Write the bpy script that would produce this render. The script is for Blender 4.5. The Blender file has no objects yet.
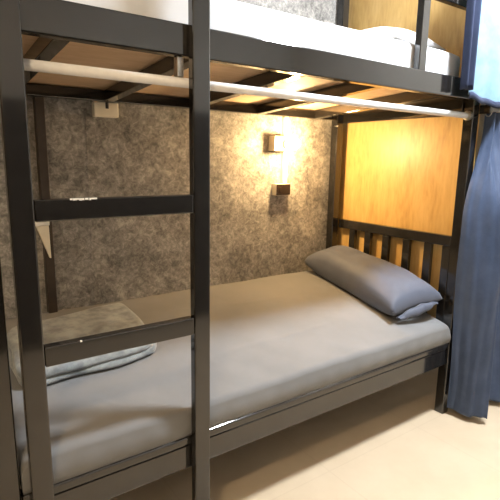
import bpy, bmesh, math, random
from mathutils import Vector, Matrix, noise
random.seed(7)
S = bpy.context.scene
COL = S.collection
PI = math.pi

# ------------------------------------------------------------------ materials
def new_mat(name):
    m = bpy.data.materials.new(name); m.use_nodes = True
    nt = m.node_tree; b = nt.nodes['Principled BSDF']
    return m, nt, b
def N(nt, t, **kw):
    n = nt.nodes.new(t)
    for k, v in kw.items():
        if k in n.inputs: n.inputs[k].default_value = v
        else: setattr(n, k, v)
    return n
def coords(nt, scale=(1, 1, 1), rot=(0, 0, 0)):
    tc = nt.nodes.new('ShaderNodeTexCoord'); mp = nt.nodes.new('ShaderNodeMapping')
    mp.inputs['Scale'].default_value = scale; mp.inputs['Rotation'].default_value = rot
    nt.links.new(tc.outputs['Object'], mp.inputs['Vector']); return mp.outputs['Vector']
def ramp(nt, fac, stops):
    r = nt.nodes.new('ShaderNodeValToRGB'); e = r.color_ramp.elements
    while len(e) < len(stops): e.new(0.5)
    for i, (p, c) in enumerate(stops):
        e[i].position = p; e[i].color = (*c, 1)
    nt.links.new(fac, r.inputs['Fac']); return r.outputs['Color']
def bump(nt, b, h, strength, dist=0.01):
    n = nt.nodes.new('ShaderNodeBump'); n.inputs['Strength'].default_value = strength
    n.inputs['Distance'].default_value = dist
    nt.links.new(h, n.inputs['Height']); nt.links.new(n.outputs['Normal'], b.inputs['Normal'])

def mat_noise(name, c0, c1, scale=8, rough=0.6, bumpk=0.1, stretch=(1, 1, 1), metallic=0, detail=4, lo=.35, hi=.65, spec=.5, sheen=0, bdist=.005):
    m, nt, b = new_mat(name)
    v = coords(nt, stretch)
    n = N(nt, 'ShaderNodeTexNoise', Scale=scale, Detail=detail, Roughness=.6)
    nt.links.new(v, n.inputs['Vector'])
    nt.links.new(ramp(nt, n.outputs['Fac'], [(lo, c0), (hi, c1)]), b.inputs['Base Color'])
    b.inputs['Roughness'].default_value = rough; b.inputs['Metallic'].default_value = metallic
    b.inputs['Specular IOR Level'].default_value = spec
    b.inputs['Sheen Weight'].default_value = sheen
    if bumpk: bump(nt, b, n.outputs['Fac'], bumpk, bdist)
    return m

M = {}
M['black'] = mat_noise('black_gloss_paint', (.009, .008, .0075), (.014, .013, .012), 30, .20, .0, spec=.5)
M['black'].node_tree.nodes['Principled BSDF'].inputs['IOR'].default_value = 1.75
M['black'].node_tree.nodes['Principled BSDF'].inputs['Roughness'].default_value = .09
M['chrome'] = mat_noise('brushed_steel', (.72, .72, .72), (.85, .85, .85), 60, .32, .0, metallic=.75, stretch=(1, 20, 20))
M['rod'] = mat_noise('rod_white_metal', (.84, .84, .84), (.90, .90, .90), 40, .25, 0, metallic=0)
M['screw'] = mat_noise('screw_steel', (.5, .48, .45), (.7, .68, .65), 60, .3, 0, metallic=1)
M['cream'] = mat_noise('cream_plastic', (.74, .68, .54), (.80, .74, .60), 20, .45, 0)
M['white_plastic'] = mat_noise('white_plastic', (.78, .76, .70), (.84, .82, .76), 20, .4, 0)
M['brown_plate'] = mat_noise('brown_plastic', (.018, .011, .008), (.024, .015, .010), 30, .6, 0, spec=.15)
M['dark_reflect'] = mat_noise('dark_reflection_board', (.02, .018, .016), (.035, .03, .026), 8, .5, .05)  # for the unseen board added to give dark reflections
M['brown_post'] = mat_noise('dark_brown_upright', (.030, .021, .015), (.050, .036, .026), 12, .5, .05)
M['dark'] = mat_noise('dark_slot', (.01, .01, .01), (.02, .02, .02), 30, .5, 0)
M['plaster'] = mat_noise('pale_plaster', (.50, .48, .45), (.55, .53, .50), 3, .85, .05)
M['beige_wall'] = mat_noise('beige_plaster', (.50, .46, .40), (.54, .50, .44), 3, .85, .05)
M['white_sheet'] = mat_noise('white_cotton', (.74, .75, .77), (.80, .81, .83), 10, .9, .15, sheen=.2)

def mat_wallpaper():
    m, nt, b = new_mat('mottled_grey_wallpaper')
    v = coords(nt)
    n1 = N(nt, 'ShaderNodeTexNoise', Scale=7.5, Detail=7, Roughness=.75); nt.links.new(v, n1.inputs['Vector'])
    n2 = N(nt, 'ShaderNodeTexNoise', Scale=34, Detail=7, Roughness=.8, Distortion=.8); nt.links.new(v, n2.inputs['Vector'])
    n3 = N(nt, 'ShaderNodeTexNoise', Scale=75, Detail=4, Roughness=.6); nt.links.new(v, n3.inputs['Vector'])
    a = N(nt, 'ShaderNodeMath', operation='MULTIPLY_ADD'); a.inputs[1].default_value = .36
    nt.links.new(n1.outputs['Fac'], a.inputs[0])
    a2 = N(nt, 'ShaderNodeMath', operation='MULTIPLY'); a2.inputs[1].default_value = .52
    nt.links.new(n2.outputs['Fac'], a2.inputs[0]); nt.links.new(a2.outputs[0], a.inputs[2])
    a3 = N(nt, 'ShaderNodeMath', operation='MULTIPLY_ADD'); a3.inputs[1].default_value = .12
    nt.links.new(n3.outputs['Fac'], a3.inputs[0]); nt.links.new(a.outputs[0], a3.inputs[2])
    col = ramp(nt, a3.outputs[0], [(.39, (.10, .096, .092)), (.46, (.19, .182, .17)), (.53, (.32, .303, .278)), (.62, (.54, .51, .465))])
    nt.links.new(col, b.inputs['Base Color'])
    b.inputs['Roughness'].default_value = .72; b.inputs['Specular IOR Level'].default_value = .3
    bump(nt, b, a3.outputs[0], .35, .004)
    return m
M['wallpaper'] = mat_wallpaper()

def mat_wood(name, cols, scale, stretch, rough=.45, wave=3.0):
    m, nt, b = new_mat(name)
    v = coords(nt, stretch)
    n = N(nt, 'ShaderNodeTexNoise', Scale=scale, Detail=5, Roughness=.6, Distortion=.6); nt.links.new(v, n.inputs['Vector'])
    w = N(nt, 'ShaderNodeTexNoise', Scale=scale * 7, Detail=3, Roughness=.5); nt.links.new(v, w.inputs['Vector'])
    mx = N(nt, 'ShaderNodeMath', operation='MULTIPLY_ADD'); mx.inputs[1].default_value = .35
    nt.links.new(w.outputs['Fac'], mx.inputs[0])
    m2 = N(nt, 'ShaderNodeMath', operation='MULTIPLY'); m2.inputs[1].default_value = .65
    nt.links.new(n.outputs['Fac'], m2.inputs[0]); nt.links.new(m2.outputs[0], mx.inputs[2])
    nt.links.new(ramp(nt, mx.outputs[0], cols), b.inputs['Base Color'])
    b.inputs['Roughness'].default_value = rough
    bump(nt, b, mx.outputs[0], .06, .003)
    return m
M['panel'] = mat_wood('golden_plywood', [(.30, (.40, .235, .075)), (.48, (.55, .35, .12)), (.66, (.64, .43, .17))], 3.0, (1, 3.2, .7), .42)
M['ply'] = mat_wood('bunk_plywood', [(.30, (.44, .30, .18)), (.5, (.54, .38, .24)), (.68, (.62, .45, .30))], 3.0, (.8, 3.0, 1), .6)

def mat_floor():
    m, nt, b = new_mat('cream_floor_tile')
    v = coords(nt)
    br = N(nt, 'ShaderNodeTexBrick', offset=0.0, Scale=1.0)
    br.inputs['Color1'].default_value = (.66, .54, .39, 1); br.inputs['Color2'].default_value = (.67, .55, .40, 1)
    br.inputs['Mortar'].default_value = (.63, .51, .365, 1)
    br.inputs['Mortar Size'].default_value = .003; br.inputs['Brick Width'].default_value = .6; br.inputs['Row Height'].default_value = .6
    nt.links.new(v, br.inputs['Vector'])
    n = N(nt, 'ShaderNodeTexNoise', Scale=5, Detail=5, Roughness=.6); nt.links.new(v, n.inputs['Vector'])
    mx = N(nt, 'ShaderNodeMix', data_type='RGBA', blend_type='MULTIPLY'); mx.inputs[0].default_value = .35
    nt.links.new(br.outputs['Color'], mx.inputs[6]); nt.links.new(ramp(nt, n.outputs['Fac'], [(.3, (.75, .70, .62)), (.7, (1, 1, 1))]), mx.inputs[7])
    nt.links.new(mx.outputs[2], b.inputs['Base Color'])
    b.inputs['Roughness'].default_value = .38
    return m
M['floor'] = mat_floor()

def mat_cloth(name, c0, c1, scale=5, weave=900, rough=.85, bk=.25, sheen=.15):
    m, nt, b = new_mat(name)
    v = coords(nt)
    n = N(nt, 'ShaderNodeTexNoise', Scale=scale, Detail=5, Roughness=.6); nt.links.new(v, n.inputs['Vector'])
    n2 = N(nt, 'ShaderNodeTexNoise', Scale=weave, Detail=2); nt.links.new(v, n2.inputs['Vector'])
    nt.links.new(ramp(nt, n.outputs['Fac'], [(.35, c0), (.65, c1)]), b.inputs['Base Color'])
    b.inputs['Roughness'].default_value = rough; b.inputs['Sheen Weight'].default_value = sheen
    b.inputs['Specular IOR Level'].default_value = .25
    bump(nt, b, n2.outputs['Fac'], bk, .0015)
    return m
M['sheet'] = mat_cloth('grey_bed_sheet', (.185, .186, .188), (.210, .211, .213), 4, 600)
M['pillow'] = mat_cloth('slate_pillowcase', (.085, .098, .135), (.105, .118, .160), 6, 500, .55)
M['blanket'] = mat_noise('grey_plush', (.19, .21, .22), (.33, .36, .37), 22, .95, .5, detail=6, lo=.36, hi=.62, spec=.1, sheen=.4, bdist=.004)
M['curtain'] = mat_cloth('denim_blue_curtain', (.040, .061, .112), (.062, .089, .158), 7, 400, .5, .35, .05)
M['curtain_lit'] = mat_cloth('lit_blue_curtain', (.15, .27, .37), (.21, .34, .44), 12, 300, .8, .3, .1)  # blue curtain cloth with strong light painted into a paler colour
M['navy'] = mat_cloth('navy_trim', (.012, .02, .05), (.02, .03, .07), 9, 400, .8, .2, .1)

def mat_emit(name, col, strength):
    m, nt, b = new_mat(name)
    b.inputs['Base Color'].default_value = (*col, 1)
    b.inputs['Emission Color'].default_value = (*col, 1); b.inputs['Emission Strength'].default_value = strength
    n = N(nt, 'ShaderNodeTexNoise', Scale=3.0)
    return m
M['bulb'] = mat_emit('warm_bulb_glow', (1.0, .66, .30), 840)
M['fill_glow'] = mat_emit('warm_fill_glow', (1.0, .74, .45), 290)  # glow of the added fill lamp
M['ceil_glow'] = mat_emit('ceiling_diffuser_glow', (.90, .95, 1.0), 480)

# ------------------------------------------------------------------ mesh helpers
def obj(name, bm, mat, parent=None, smooth=False):
    me = bpy.data.meshes.new(name); bm.normal_update(); bm.to_mesh(me); bm.free()
    me.materials.append(mat)
    if smooth:
        for p in me.polygons: p.use_smooth = True
    o = bpy.data.objects.new(name, me); COL.objects.link(o)
    if parent is not None:
        o.parent = parent
        o.matrix_parent_inverse = parent_world(parent).inverted()
    return o
def parent_world(p):
    m = Matrix.Translation(p.location)
    if p.parent is not None:
        return p.matrix_parent_inverse.copy() and (parent_world(p.parent) @ p.matrix_parent_inverse @ m)
    return m
def thing(name, loc, label, cat, group=None):
    o = bpy.data.objects.new(name, None); COL.objects.link(o); o.location = loc
    o.empty_display_size = .05
    o['label'] = label; o['category'] = cat
    if group: o['group'] = group
    return o
def tag(o, label, cat, group=None):
    o['label'] = label; o['category'] = cat
    if group: o['group'] = group
    return o
def struct(name, bm, mat):
    o = obj(name, bm, mat); o['kind'] = 'structure'; return o

def box(bm, x0, x1, y0, y1, z0, z1, bev=0.0, seg=2):
    r = bmesh.ops.create_cube(bm, size=1)
    vs = r['verts']
    for v in vs:
        v.co = Vector(((x0 + x1) / 2 + v.co.x * (x1 - x0), (y0 + y1) / 2 + v.co.y * (y1 - y0), (z0 + z1) / 2 + v.co.z * (z1 - z0)))
    if bev > 0:
        es = list({e for v in vs for e in v.link_edges})
        bmesh.ops.bevel(bm, geom=es, offset=bev, segments=seg, profile=.5, affect='EDGES')
    return bm
def B(*a, **k): return box(bmesh.new(), *a, **k)
def tube(bm, pts, r, seg=16, cap=True):
    pts = [Vector(p) for p in pts]; rings = []
    rs = r if isinstance(r, (list, tuple)) else [r] * len(pts)
    up0 = None
    for i, p in enumerate(pts):
        d = (pts[min(i + 1, len(pts) - 1)] - pts[max(i - 1, 0)]).normalized()
        if up0 is None:
            up0 = d.orthogonal().normalized()
        a = (up0 - d * up0.dot(d)).normalized(); up0 = a
        b = d.cross(a)
        rings.append([bm.verts.new(p + (a * math.cos(2 * PI * k / seg) + b * math.sin(2 * PI * k / seg)) * rs[i]) for k in range(seg)])
    for i in range(len(rings) - 1):
        for k in range(seg):
            bm.faces.new((rings[i][k], rings[i][(k + 1) % seg], rings[i + 1][(k + 1) % seg], rings[i + 1][k]))
    if cap:
        bm.faces.new(rings[0][::-1]); bm.faces.new(rings[-1])
    return bm
def grid_surf(bm, f, nu, nv):
    vs = [[bm.verts.new(f(i / nu, j / nv)) for j in range(nv + 1)] for i in range(nu + 1)]
    for i in range(nu):
        for j in range(nv):
            bm.faces.new((vs[i][j], vs[i + 1][j], vs[i + 1][j + 1], vs[i][j + 1]))
    return vs
def cat(pts, t):
    n = len(pts) - 1; x = min(max(t, 0), .999999) * n; i = int(x); u = x - i
    P = lambda k: Vector(pts[min(max(k, 0), n)])
    p0, p1, p2, p3 = P(i - 1), P(i), P(i + 1), P(i + 2)
    return .5 * ((2 * p1) + (p2 - p0) * u + (2 * p0 - 5 * p1 + 4 * p2 - p3) * u * u + (3 * p1 - p0 - 3 * p2 + p3) * u ** 3)
def lerp(a, b, t): return a + (b - a) * t
def sm(a, b, x):
    t = min(max((x - a) / (b - a), 0), 1); return t * t * (3 - 2 * t)

# ------------------------------------------------------------------ dimensions (metres)
L = 2.0; W = .81           # clear length and width between the posts
Y1 = .86; WALL = .872
ZRAIL = .394
CEIL = 2.75

# ------------------------------------------------------------------ room
struct('floor', B(-1.6, 2.75, -2.5, .98, -.1, 0), M['floor'])
struct('ceiling', B(-1.6, 2.75, -2.5, .98, CEIL, CEIL + .1), M['plaster'])
struct('wall_back', B(-1.6, 2.75, WALL, .98, 0, CEIL), M['wallpaper'])
struct('wall_front', B(-1.6, 2.75, -2.5, -2.1, 0, CEIL), M['beige_wall'])
struct('reflection_board', B(-1.5, 1.85, -2.0995, -2.06, 0, 1.62, bev=.004), M['dark_reflect'])   # unseen dark board, added to darken the ladder and rail reflections
struct('wall_left', B(-1.6, -1.5, -2.4, WALL, 0, CEIL), M['beige_wall'])
struct('wall_right', B(2.65, 2.75, -2.4, WALL, 0, CEIL), M['beige_wall'])
struct('trim_1', B(.512, .5155, WALL - .0012, WALL, .0, CEIL), M['wallpaper'])   # overlap of two wallpaper lengths

# ------------------------------------------------------------------ bunk bed
bed = thing('bunk_bed', (1.0, .43, 0), 'black metal bunk bed frame with slatted headboard and a ladder at its front', 'bunk bed')
def bp(name, bm, mat=None, parent=None): return obj(name, bm, mat or M['black'], parent or bed)
POSTTOP = 2.4
front_head = bp('post', B(2.010, 2.058, 0, .05, 0, POSTTOP, bev=.004))
bp('post', B(-.012, .040, 0, .05, 0, POSTTOP, bev=.004))
bp('post', B(1.962, 2.012, .812, .862, 0, POSTTOP, bev=.004))
up = bp('post', B(.306, .342, .826, .866, 0, 1.514, bev=.003), M['brown_post']); up['label'] = 'dark brown upright against the wall'
bp('post', B(-.012, .040, .812, .862, 0, POSTTOP, bev=.004))
# lower frame
bm = bmesh.new()
box(bm, .042, 2.008, -.001, .045, ZRAIL - .032, ZRAIL, bev=.009, seg=4)
box(bm, .042, 2.008, 0.004, .040, .278, ZRAIL - .0325, bev=.004)
bp('front_rail', bm)
bp('back_rail', B(.042, 1.960, .82, .86, .30, ZRAIL, bev=.003))
bp('end_rail', B(-.005, .035, .052, .81, .30, ZRAIL, bev=.003))
bp('end_rail', B(2.003, 2.035, .052, .81, .30, ZRAIL, bev=.003))
for x in (.35, .75, 1.15, 1.55, 1.85):
    bp('cross_beam', B(x - .02, x + .02, .047, .818, .325, .355, bev=.002))
# upper frame
UB, UT = 1.564, 1.649
bp('front_rail', B(.042, 2.008, 0, .035, UB, UT, bev=.004))
bp('back_rail', B(.042, 1.960, .815, .86, 1.515, 1.559, bev=.003))
bp('end_rail', B(-.005, .035, .052, .81, 1.515, 1.60, bev=.003))
bp('end_rail', B(2.003, 2.035, .052, .81, 1.500, 1.60, bev=.003))
for x in (.22, .60, 1.0, 1.4, 1.8):
    b_ = B(x - .02, x + .02, .037, .813, 1.565, 1.610, bev=.002)
    for v in b_.verts: v.co.z -= .05 * (v.co.y - .037) / .776      # the frame falls slightly to the wall
    bp('cross_beam', b_)
b_ = B(.0425, 1.960, .037, .86, 1.611, 1.623)
for v in b_.verts: v.co.z -= .05 * (v.co.y - .037) / .823
pl = bp('bed_board', b_, M['ply'])
pl['label'] = 'brown plywood board under the upper mattress'
# guard rail upright on top of the upper rail
bp('guard_rail_post', B(1.59, 1.635, .004, .034, UT, 1.93, bev=.003))
bp('guard_rail', B(.62, 1.998, .004, .034, 1.932, 1.962, bev=.003))
# headboard : top rail with bars below
hb = bp('headboard', B(2.014, 2.042, .052, .810, .876, .928, bev=.003))
for y in (.075, .180, .312, .450, .580, .700):
    obj('headboard_bar', B(2.016, 2.040, y - .021, y + .021, ZRAIL + .001, .875, bev=.002), M['black'], hb)
# ladder
for x0, x1 in ((.063, .117), (.547, .602)):
    bp('ladder_rail', B(x0, x1, -.032, -.002, 0, 1.98, bev=.004))
for z in (1.182, .808):
    r = bp('ladder_rung', B(.118, .546, -.031, -.003, z - .054, z, bev=.003))
    bm = bmesh.new(); x = .200
    if z > 1:
        while x < .262:
            l_ = random.uniform(.004, .012); box(bm, x, x + l_, -.0318, -.0285, z - random.uniform(.003, .0055), z + .0006); x += l_ + random.uniform(-.001, .002)
    else:
        box(bm, .206, .211, -.0316, -.029, z - .004, z + .0005)
    c_ = obj('paint_chip', bm, M['white_plastic'], r); c_['label'] = 'chipped paint showing white on the rung edge'
pn = bp('head_panel', B(2.0590, 2.074, .005, .868, .302, POSTTOP, bev=.001), M['panel'])
pn['label'] = 'golden plywood board behind the headboard'

# ------------------------------------------------------------------ lower mattress with sheet
def mat_top(x, y):
    base = lerp(.500, .618, sm(-.05, .95, y)) if y > .0 else .5
    z = .489 + .130 * (1 - (1 - min(max(y / .86, 0), 1)) ** 1.6)
    n = noise.noise(Vector((x * 3, y * 3, 0))) * .006 + noise.noise(Vector((x * 9, y * 5, 3))) * .0022
    return z + n
CREASE = [((.50, .0), (.30, .16), .010, .0045), ((.54, .0), (.42, .10), .008, .004), ((.62, .0), (.48, .05), .008, -.003), ((.20, .02), (.02, .20), .012, .003),
          ((.70, .20), (1.55, .27), .012, .0028), ((.80, .02), (.66, .40), .006, .0022), ((1.2, .45), (1.7, .30), .014, .002), ((.65, .62), (1.5, .55), .010, .0022), ((1.05, .0), (.98, .45), .005, .0014), ((.10, .10), (.45, .20), .012, -.003)]
def crease(x, y):
    s = 0
    for (a, b), (c, d), w_, h_ in CREASE:
        dx, dy = c - a, d - b; l2 = dx * dx + dy * dy
        t = min(max(((x - a) * dx + (y - b) * dy) / l2, 0), 1)
        q = math.hypot(x - a - t * dx, y - b - t * dy - .012 * math.sin(t * 7))
        s += h_ * math.exp(-(q / w_) ** 2) * math.sin(PI * min(max(t, .08), .92))
    return s
def mattress():
    bm = bmesh.new(); X0, X1, Ya, Yb, Z0 = .046, 2.008, .002, .865, .3945
    # cross-section loop param: superellipse edges
    nu, nv = 260, 110
    def top(u, v):
        x = lerp(X0, X1, u); y = lerp(Ya, Yb, v)
        dx = min(x - X0, X1 - x); dy = y - Ya; dyb = Yb - y
        z = mat_top(x, y)
        rx, ry = .04, .022
        fx = min(dx / rx, 1); fy = min(dy / ry, 1); fb = min(dyb / .02, 1)
        k = .030 * (1 - math.sqrt(max(0, 1 - (1 - fx) ** 2))) + .020 * (1 - math.sqrt(max(0, 1 - (1 - fy) ** 2))) + .01 * (1 - fb)
        # drawn creases running to the front edge
        cr = math.sin(x * 38 + y * 30) * .0010 * sm(.5, .0, y) + math.sin(x * 3.1 * 2 - y * 14) * .0012
        return Vector((x, y, z - k + cr + crease(x, y)))
    def warp(t): # denser near the edges
        return .5 - .5 * math.cos(PI * t) if True else t
    vs = [[bm.verts.new(top(warp(i / nu), warp(j / nv))) for j in range(nv + 1)] for i in range(nu + 1)]
    for i in range(nu):
        for j in range(nv):
            bm.faces.new((vs[i][j], vs[i + 1][j], vs[i + 1][j + 1], vs[i][j + 1]))
    # sides
    loop = [vs[i][0] for i in range(nu + 1)] + [vs[nu][j] for j in range(1, nv + 1)] + [vs[i][nv] for i in range(nu - 1, -1, -1)] + [vs[0][j] for j in range(nv - 1, 0, -1)]
    prev = loop; n = len(loop); cx, cy = (X0 + X1) / 2, (Ya + Yb) / 2
    for s in range(1, 6):
        t = s / 5; ring = []
        for v in loop:
            z = lerp(v.co.z, Z0, t)
            bul = .006 * math.sin(PI * t) + .0015 * math.sin(v.co.x * 60 + t * 2) * math.sin(PI * t)
            inw = .002 * t
            y = v.co.y; x = v.co.x
            if v in (vs[i][0] for i in ()): pass
            if abs(y - Ya) < 1e-4: y = y - bul + inw
            ring.append(bm.verts.new((x, y, z)))
        for k in range(n):
            bm.faces.new((prev[k], ring[k], ring[(k + 1) % n], prev[(k + 1) % n]))
        prev = ring
    bm.faces.new(prev)
    bmesh.ops.recalc_face_normals(bm, faces=bm.faces)
    return bm
mt = obj('mattress', mattress(), M['sheet'], smooth=True)
tag(mt, 'lower bunk mattress covered by a smooth grey fitted sheet', 'mattress')

# ------------------------------------------------------------------ pillow
def pillow_mesh(name, corners, zb, h, mat, top_fn, nseg=44, eh=.018, k=.55):
    # corners in plan: A(rear-left) B(front-left) C(front-right) D(rear-right)
    A, Bc, C, D = [Vector(c) for c in corners]
    bm = bmesh.new(); n = nseg
    def f(u, v, side):
        p = (A * (1 - u) * (1 - v) + Bc * (1 - u) * v + C * u * v + D * u * (1 - v))
        # pull the sides in between the corners
        c = (A + Bc + C + D) / 4
        a = 2 * u - 1; b = 2 * v - 1
        pin = .055 * (1 - b * b) * abs(a) ** 3 * (1 if True else 0)
        pin2 = .05 * (1 - a * a) * abs(b) ** 3
        eu = (C + D - A - Bc) / 2; ev = (Bc + C - A - D) / 2
        p = p - eu * pin * (1 if a > 0 else -1) * .9 - ev * pin2 * (1 if b > 0 else -1) * .6
        th = max(0, (1 - abs(a) ** 2.6)) ** k * max(0, (1 - abs(b) ** 3.0)) ** k
        w = noise.noise(Vector((u * 5, v * 7, 1.3))) * .008 * th + noise.noise(Vector((u * 3, v * 16, 5))) * .005 * sm(.2, .9, abs(b)) * th
        base = top_fn(p.x, p.y) + .006 + p.z
        if side > 0: z = base + eh + (h - eh) * th + w
        else: z = base + eh * (1 - min(1, th * 1.6)) ** .8
        return Vector((p.x, p.y, z))
    t_ = [[bm.verts.new(f(i / n, j / n, 1)) for j in range(n + 1)] for i in range(n + 1)]
    b_ = [[None] * (n + 1) for _ in range(n + 1)]
    for i in range(n + 1):
        for j in range(n + 1):
            b_[i][j] = t_[i][j] if i in (0, n) or j in (0, n) else bm.verts.new(f(i / n, j / n, -1))
    for i in range(n):
        for j in range(n):
            bm.faces.new((t_[i][j], t_[i + 1][j], t_[i + 1][j + 1], t_[i][j + 1]))
            bm.faces.new((b_[i][j], b_[i][j + 1], b_[i + 1][j + 1], b_[i + 1][j]))
    bmesh.ops.recalc_face_normals(bm, faces=bm.faces)
    return obj(name, bm, mat, smooth=True)
pil = pillow_mesh('pillow', [(1.765, .845, .0), (1.675, .095, .0), (1.985, .040, .055), (1.990, .80, .05)], .6, .150, M['pillow'], mat_top, eh=.058, k=.36)
tag(pil, 'plump slate grey pillow lying against the black headboard', 'pillow')

def flap(u, v):
    # open end of the pillowcase: a loose double fold curling over the front end
    x = lerp(1.715, 1.955, u); a = 2 * PI * v
    c = Vector((x, .108 - .040 * u, mat_top(x, .06) + .040 + .052 * u))
    hh = .024 * math.sin(PI * min(max(u, .03), .97)) ** .6
    return c + Vector((.004 * math.sin(u * 25), -.030 * max(0, math.cos(a)) ** .7 * math.sin(PI * u) ** .5 + .02 * min(0, math.cos(a)), hh * math.sin(a) + .003 * math.sin(u * 20 + 2)))
bm = bmesh.new(); grid_surf(bm, flap, 50, 28); bmesh.ops.remove_doubles(bm, verts=bm.verts, dist=1e-5); bmesh.ops.recalc_face_normals(bm, faces=bm.faces)
obj('pillowcase_flap', bm, M['pillow'], pil, True)

# ------------------------------------------------------------------ folded blanket
def layer(bm, cs, z0, z1, seed):
    """soft rounded slab of folded cloth, corners RL FL FR RR in plan"""
    nu, nv = 60, 60
    RL, FL, FR, RR = [Vector(c) for c in cs]
    lx = (FR - FL).length; ly = (RL - FL).length
    def prof(u, v, s):
        a = min(u, 1 - u) * lx; b = min(v, 1 - v) * ly
        r = (z1 - z0) / 2 * 1.15
        k = math.sqrt(max(0, 1 - (1 - min(a / r, 1)) ** 2)) * math.sqrt(max(0, 1 - (1 - min(b / r, 1)) ** 2))
        cu = 2 * u - 1; cv = 2 * v - 1
        p = FL * (1 - u) * (1 - v) + FR * u * (1 - v) + RR * u * v + RL * (1 - u) * v
        x = p.x - .025 * cu * abs(cu) ** 3 * abs(cv) ** 6 + noise.noise(Vector((v * 3, seed, 0))) * .012 * abs(cu)
        y = p.y - .025 * cv * abs(cu) ** 6 * abs(cv) ** 3 + noise.noise(Vector((u * 4, seed, 9))) * .010 * abs(cv)
        base = mat_top(x, y) + .004
        mid = base + (z0 + z1) / 2; hh = (z1 - z0) / 2
        n = noise.noise(Vector((x * 7, y * 7, seed))) * .006 + noise.noise(Vector((x * 20 + y * 8, y * 9, seed))) * .0022
        sag = -.010 * (1 - k) * 0
        return Vector((x, y, mid + (hh * k + n * k if s > 0 else -hh * k)))
    W_ = lambda t: .5 - .5 * math.cos(PI * t)
    t_ = [[bm.verts.new(prof(W_(i / nu), W_(j / nv), 1)) for j in range(nv + 1)] for i in range(nu + 1)]
    b_ = [[t_[i][j] if i in (0, nu) or j in (0, nv) else bm.verts.new(prof(W_(i / nu), W_(j / nv), -1)) for j in range(nv + 1)] for i in range(nu + 1)]
    for i in range(nu):
        for j in range(nv):
            bm.faces.new((t_[i][j], t_[i + 1][j], t_[i + 1][j + 1], t_[i][j + 1]))
            bm.faces.new((b_[i][j], b_[i][j + 1], b_[i + 1][j + 1], b_[i + 1][j]))
bm = bmesh.new()
layer(bm, [(.105, .635), (.085, .272), (.590, .300), (.600, .715)], .000, .026, 1.0)
layer(bm, [(.108, .625), (.090, .265), (.582, .307), (.588, .70)], .023, .056, 2.0)
bmesh.ops.recalc_face_normals(bm, faces=bm.faces)
bl = obj('blanket', bm, M['blanket'], smooth=True)
tag(bl, 'folded grey plush blanket lying at the foot of the lower bunk', 'blanket')

# ------------------------------------------------------------------ curtain rod of the lower bunk
rod = thing('curtain_rod', (1.0, .022, 1.496), 'white metal curtain rod running under the upper bunk front rail', 'curtain rod')
b_ = bmesh.new(); tube(b_, [(.041, .022, 1.496), (1.999, .022, 1.496)], .0135, 20); obj('tube', b_, M['rod'], rod, True)
b_ = bmesh.new()
tube(b_, [(1.985, .022, 1.496), (1.993, .022, 1.496), (1.994, .022, 1.496), (2.009, .022, 1.496)], [.015, .015, .021, .021], 20)
fl = obj('end_flange', b_, M['screw'], rod)
b_ = bmesh.new()
bracket_pts = [(.53, .022, 1.515), (.53, .022, 1.56)]
box(b_, .520, .540, .010, .034, 1.509, 1.563, bev=.002); obj('bracket', b_, M['screw'], rod)
b_ = bmesh.new(); tube(b_, [(.53, .022, 1.4955), (.53001, .022, 1.4955)], .001, 3); b_.free()
# a ring waiting on the rod end
def ring(x, y, z, R, r, name='curtain_ring', tilt=0):
    bm = bmesh.new(); pts = []
    n = 24; rr = []
    for i in range(n):
        a = 2 * PI * i / n
        c = Vector((math.sin(tilt) * math.cos(a) * R, math.cos(a) * R, math.sin(a) * R))
        rr.append(Vector((x, y, z)) + c)
    rings = []
    for i, c in enumerate(rr):
        t = (rr[(i + 1) % n] - rr[i - 1]).normalized(); o = (c - Vector((x, y, z))).normalized(); s = t.cross(o)
        rings.append([bm.verts.new(c + (o * math.cos(2 * PI * k / 8) + s * math.sin(2 * PI * k / 8)) * r) for k in range(8)])
    for i in range(n):
        for k in range(8):
            bm.faces.new((rings[i][k], rings[(i + 1) % n][k], rings[(i + 1) % n][(k + 1) % 8], rings[i][(k + 1) % 8]))
    bmesh.ops.recalc_face_normals(bm, faces=bm.faces)
    return obj(name, bm, M['screw'], smooth=True)
rg = ring(2.076, -.035, 1.5140, .0200, .0026, tilt=.5)
tag(rg, 'small steel curtain ring beside the right end of the white rod', 'ring')

# ------------------------------------------------------------------ gathered blue curtain (lower)
crod = thing('curtain_rod', (2.36, -.04, 1.52), 'short steel rod holding the gathered blue curtain beside the head post', 'curtain rod')
b_ = bmesh.new(); tube(b_, [(2.062, -.035, 1.526), (2.648, -.035, 1.526)], .008, 16); obj('tube', b_, M['rod'], crod, True)
b_ = bmesh.new(); box(b_, 2.055, 2.062, -.05, -.0005, 1.505, 1.545, bev=.002); obj('bracket', b_, M['black'], crod)
top_path = [(2.085, -.012), (2.088, -.060), (2.105, -.020), (2.125, -.070), (2.15, -.012), (2.175, -.075), (2.21, -.012), (2.245, -.075), (2.29, -.015), (2.33, -.07), (2.40, -.02)]
mid_path = [(1.985, -.012), (2.005, -.075), (2.045, -.150), (2.098, -.170), (2.112, -.090), (2.165, -.030), (2.235, -.028), (2.28, -.075), (2.34, -.15), (2.40, -.08), (2.50, -.15)]
bot_path = [(2.028, -.010), (2.038, -.060), (2.058, -.125), (2.100, -.175), (2.125, -.140), (2.160, -.070), (2.225, -.120), (2.28, -.07), (2.36, -.15), (2.44, -.08), (2.54, -.15)]
def curtain(bm, f, nu, nv, th):
    a = grid_surf(bm, f, nu, nv)
    bm.normal_update()
    return a
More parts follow.
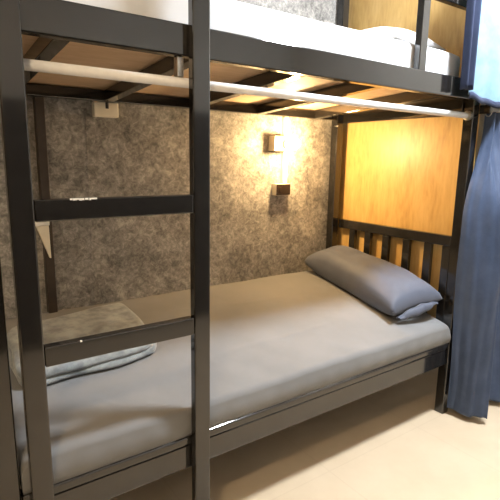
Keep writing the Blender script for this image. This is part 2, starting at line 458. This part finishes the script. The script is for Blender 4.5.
def cf(u, v):
    z = lerp(.036, 1.512, v)
    t = cat(top_path, u); m_ = cat(mid_path, u); b0 = cat(bot_path, u)
    k1 = sm(1.02, 1.46, z); k0 = sm(.9, .0, z)
    p = m_.lerp(b0, k0).lerp(t, k1)
    wob = noise.noise(Vector((u * 9, z * 2.2, 0))) * .010 * (1 - k1) +   .0022 * math.sin(u * 95 + z * 1.5) * (1 - k1 * .5) + noise.noise(Vector((u * 22, z * 5.5, 4))) * .0035
    lower_edge = .010 * math.sin(u * 31) * sm(.2, .0, z)
    return Vector((p.x + wob * .6, min(p.y - .002 + wob, -.008), z + lower_edge * .5))
bm = bmesh.new(); grid_surf(bm, cf, 220, 110)
cur = obj('curtain', bm, M['curtain'], smooth=True)
so = cur.modifiers.new('th', 'SOLIDIFY'); so.thickness = .003; so.offset = 0
tag(cur, 'denim blue curtain hanging gathered to the floor at the head post', 'curtain')
bm = bmesh.new()
def hem_f(u, v):
    p = cf(u, v * .022); return Vector((p.x - .0, p.y - .0025, p.z))

# ------------------------------------------------------------------ upper bunk: curtain, rod, mattress, pillow
urod = obj('curtain_rod', tube(bmesh.new(), [(.602 + .002, -.06, 2.33), (2.648, -.06, 2.33)], .012, 16), M['rod'], smooth=True)
tag(urod, 'upper curtain rod above the upper bunk holding the upper curtain', 'curtain rod')
up_path = [(1.885, -.040), (1.925, -.052), (1.99, -.060), (2.06, -.072), (2.14, -.080), (2.20, -.060), (2.28, -.085), (2.36, -.055), (2.45, -.085), (2.56, -.06)]
def ucf(u, v):
    z = lerp(1.572, 2.312, v); p = cat(up_path, u)
    w = noise.noise(Vector((u * 6, z * 3, 2))) * .006
    zz = z - .035 * sm(.0, .45, u) * (1 - v) + .01 * noise.noise(Vector((u * 9, 0, 0))) * (1 - v)
    return Vector((p.x, p.y + w, zz))
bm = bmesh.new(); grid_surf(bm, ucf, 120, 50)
uc = obj('curtain', bm, M['curtain_lit'], smooth=True)
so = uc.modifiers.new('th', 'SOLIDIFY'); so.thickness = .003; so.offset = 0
tag(uc, 'blue curtain painted pale as strongly lit, with navy edge, hanging over the upper bunk corner', 'curtain')
tr_path = [(1.835, -.030), (1.838, -.062), (1.86, -.040), (1.875, -.066), (1.884, -.044)]
def trf(u, v):
    z = lerp(1.590, 2.312, v); p = cat(tr_path, u); return Vector((p.x - .02 * v * (1 - u), p.y, z))
bm = bmesh.new(); grid_surf(bm, trf, 30, 30)
tr = obj('navy_edge', bm, M['navy'], uc, True); tr['label'] = 'navy folded edge band'
so = tr.modifiers.new('th', 'SOLIDIFY'); so.thickness = .003; so.offset = 0
def lower_band(u, v):
    p = ucf(u, 0); return Vector((p.x, p.y - .003 - .004 * math.sin(PI * v), p.z + lerp(-.016, .010, v)))
bm = bmesh.new(); grid_surf(bm, lower_band, 100, 6)
hm = obj('lower_edge', bm, M['navy'], uc, True); hm['label'] = 'navy band along the bottom of the curtain'  # dark band following the curtain's lower edge
so = hm.modifiers.new('th', 'SOLIDIFY'); so.thickness = .002; so.offset = 0

def soft_box(x0, x1, y0, y1, z0, z1, r, amp=.004):
    bm = box(bmesh.new(), x0, x1, y0, y1, z0, z1)
    bmesh.ops.subdivide_edges(bm, edges=bm.edges[:], cuts=22, use_grid_fill=True)
    for v in bm.verts:
        c = Vector((min(max(v.co.x, x0 + r), x1 - r), min(max(v.co.y, y0 + r), y1 - r), min(max(v.co.z, z0 + r), z1 - r)))
        d = v.co - c
        if d.length > 1e-6: v.co = c + d.normalized() * r
        v.co += Vector((0, 1, 1)) * noise.noise(v.co * 7) * amp
    return bm
um = obj('mattress', soft_box(.05, 1.955, .04, .855, 1.626, 1.765, .035), M['white_sheet'], smooth=True)
tag(um, 'upper bunk mattress in a white sheet above the front rail', 'mattress')
upl = pillow_mesh('pillow', [(1.58, .80, 0), (1.58, .12, 0), (1.94, .12, 0), (1.94, .80, 0)], 0, .12, M['white_sheet'], lambda x, y: 1.765)
tag(upl, 'white pillow on the upper bunk beside the upper curtain', 'pillow')

# ------------------------------------------------------------------ wall fittings
lamp = thing('wall_lamp', (1.54, WALL, 1.37), 'glowing warm wall lamp on a cream box fixed to the mottled wall', 'lamp')
obj('back_box', B(1.500, 1.590, .815, WALL, 1.330, 1.408, bev=.003), M['cream'], lamp)
b_ = bmesh.new(); tube(b_, [(1.575, .814, 1.368), (1.575, .780, 1.368)], [.026, .022], 20); obj('lamp_holder', b_, M['white_plastic'], lamp, True)
bm = bmesh.new()
prof = [(.0, .014), (.008, .016), (.018, .024), (.030, .030), (.042, .030), (.054, .024), (.061, .013), (.064, .002)]
tube(bm, [(1.575, .779 - a, 1.368) for a, r in prof], [r for a, r in prof], 24)
bu = obj('bulb', bm, M['bulb'], lamp, True); bu['label'] = 'round glowing warm bulb'

cd = thing('cable_conduit', (1.575, WALL, 1.15), 'white plastic cable conduit running down the wall through the lamp', 'conduit')
obj('channel', B(1.592, 1.622, .848, WALL, 1.1515, 1.514, bev=.003), M['white_plastic'], cd)

sw = thing('light_switch', (1.57, WALL, 1.12), 'small brown faced switch box below the glowing wall lamp', 'switch')
obj('housing', B(1.530, 1.632, .832, WALL, 1.085, 1.150, bev=.002), M['cream'], sw)
pf = obj('faceplate', B(1.532, 1.630, .828, .8315, 1.087, 1.148, bev=.0012), M['brown_plate'], sw)
obj('rocker', B(1.548, 1.566, .8245, .8275, 1.106, 1.130, bev=.001), M['brown_plate'], pf)

jb = thing('junction_box', (.6, WALL, 1.48), 'cream junction box on the wall under the upper bunk rail', 'junction box')
obj('housing', B(.542, .648, .836, WALL, 1.452, 1.5135, bev=.004), M['cream'], jb)
obj('cable_hole', B(.590, .603, .8335, .8355, 1.487, 1.5125), M['dark'], jb)
b_ = bmesh.new(); tube(b_, [(.5965, .829, 1.5135), (.5965, .829, 1.505), (.5965, .833, 1.498)], .0035, 8); obj('cable', b_, M['dark'], jb)

# small cream wall shelf with a tapering bracket next to the rear post
sh = thing('shelf_bracket', (.30, .82, .9), 'tiny cream tapered bracket on the dark brown upright behind the ladder', 'bracket')
obj('ledge', B(.268, .326, .800, .8255, 1.003, 1.027, bev=.002), M['white_plastic'], sh)
bm = bmesh.new()
tri = [(.276, 1.0025), (.324, 1.0025), (.326, .865), (.321, .865)]
v0 = [bm.verts.new((x, .808, z)) for x, z in tri]; v1 = [bm.verts.new((x, .8255, z)) for x, z in tri]
bm.faces.new(v0); bm.faces.new(v1[::-1])
for i in range(4): bm.faces.new((v0[i], v1[i], v1[(i + 1) % 4], v0[(i + 1) % 4]))
bmesh.ops.recalc_face_normals(bm, faces=bm.faces)
obj('taper', bm, M['cream'], sh)

# pale clip on the plywood by the front post, hook at the rear post
cl = obj('clip', B(2.044, 2.0585, .038, .056, 1.440, 1.498, bev=.002), M['white_plastic'])
tag(cl, 'small white plastic clip at the top right corner of the plywood partition', 'clip')
bm = bmesh.new(); bmesh.ops.create_uvsphere(bm, u_segments=16, v_segments=10, radius=.006, matrix=Matrix.Translation((1.957, .808, 1.482)))
tube(bm, [(1.957, .808, 1.482), (1.9615, .835, 1.482)], .003, 8)
hk = obj('hook', bm, M['screw'], smooth=True)
tag(hk, 'tiny shiny hook at the top of the rear head post', 'hook')

# ------------------------------------------------------------------ ceiling lamp of the room, and an added warm fill lamp
LX, LY = 1.8, -.47
cl_ = thing('ceiling_lamp', (LX, LY, CEIL), 'round white ceiling lamp above the aisle beside the bunk', 'ceiling lamp')
b_ = bmesh.new(); tube(b_, [(LX, LY, CEIL - .001), (LX, LY, CEIL - .03)], [.17, .17], 40); obj('base', b_, M['white_plastic'], cl_, True)
b_ = bmesh.new(); tube(b_, [(LX, LY, CEIL - .031), (LX, LY, CEIL - .05), (LX, LY, CEIL - .062)], [.15, .145, .10], 40); obj('diffuser', b_, M['ceil_glow'], cl_, True)

fill_lamp = thing('ceiling_lamp', (-.7, -1.45, CEIL), 'small warm fill lamp added out of view over the near end of the aisle', 'ceiling lamp')  # out-of-view fill, added to warm the rail reflections and lift the wall
b_ = bmesh.new(); tube(b_, [(-.7, -1.45, CEIL - .001), (-.7, -1.45, CEIL - .03)], [.12, .12], 40); obj('base', b_, M['white_plastic'], fill_lamp, True)
b_ = bmesh.new(); tube(b_, [(-.7, -1.45, CEIL - .031), (-.7, -1.45, CEIL - .05), (-.7, -1.45, CEIL - .06)], [.10, .10, .07], 40); obj('diffuser', b_, M['fill_glow'], fill_lamp, True)

# ------------------------------------------------------------------ world, camera, view
w = bpy.data.worlds.new('world'); S.world = w; w.use_nodes = True
w.node_tree.nodes['Background'].inputs['Color'].default_value = (.8, .88, 1, 1)
w.node_tree.nodes['Background'].inputs['Strength'].default_value = .3
cam = bpy.data.cameras.new('camera'); co = bpy.data.objects.new('camera', cam); COL.objects.link(co)
co.location = (-.10956, -1.246, 1.28807); co.rotation_euler = (1.37855, -.01627, -.6122)
cam.sensor_width = 36; cam.lens = 471.85 / 500 * 36; cam.clip_start = .02
S.camera = co
vs_ = S.view_settings
vs_.view_transform = 'Standard'; vs_.look = 'None'; vs_.exposure = 0; vs_.gamma = 1; vs_.use_curve_mapping = False
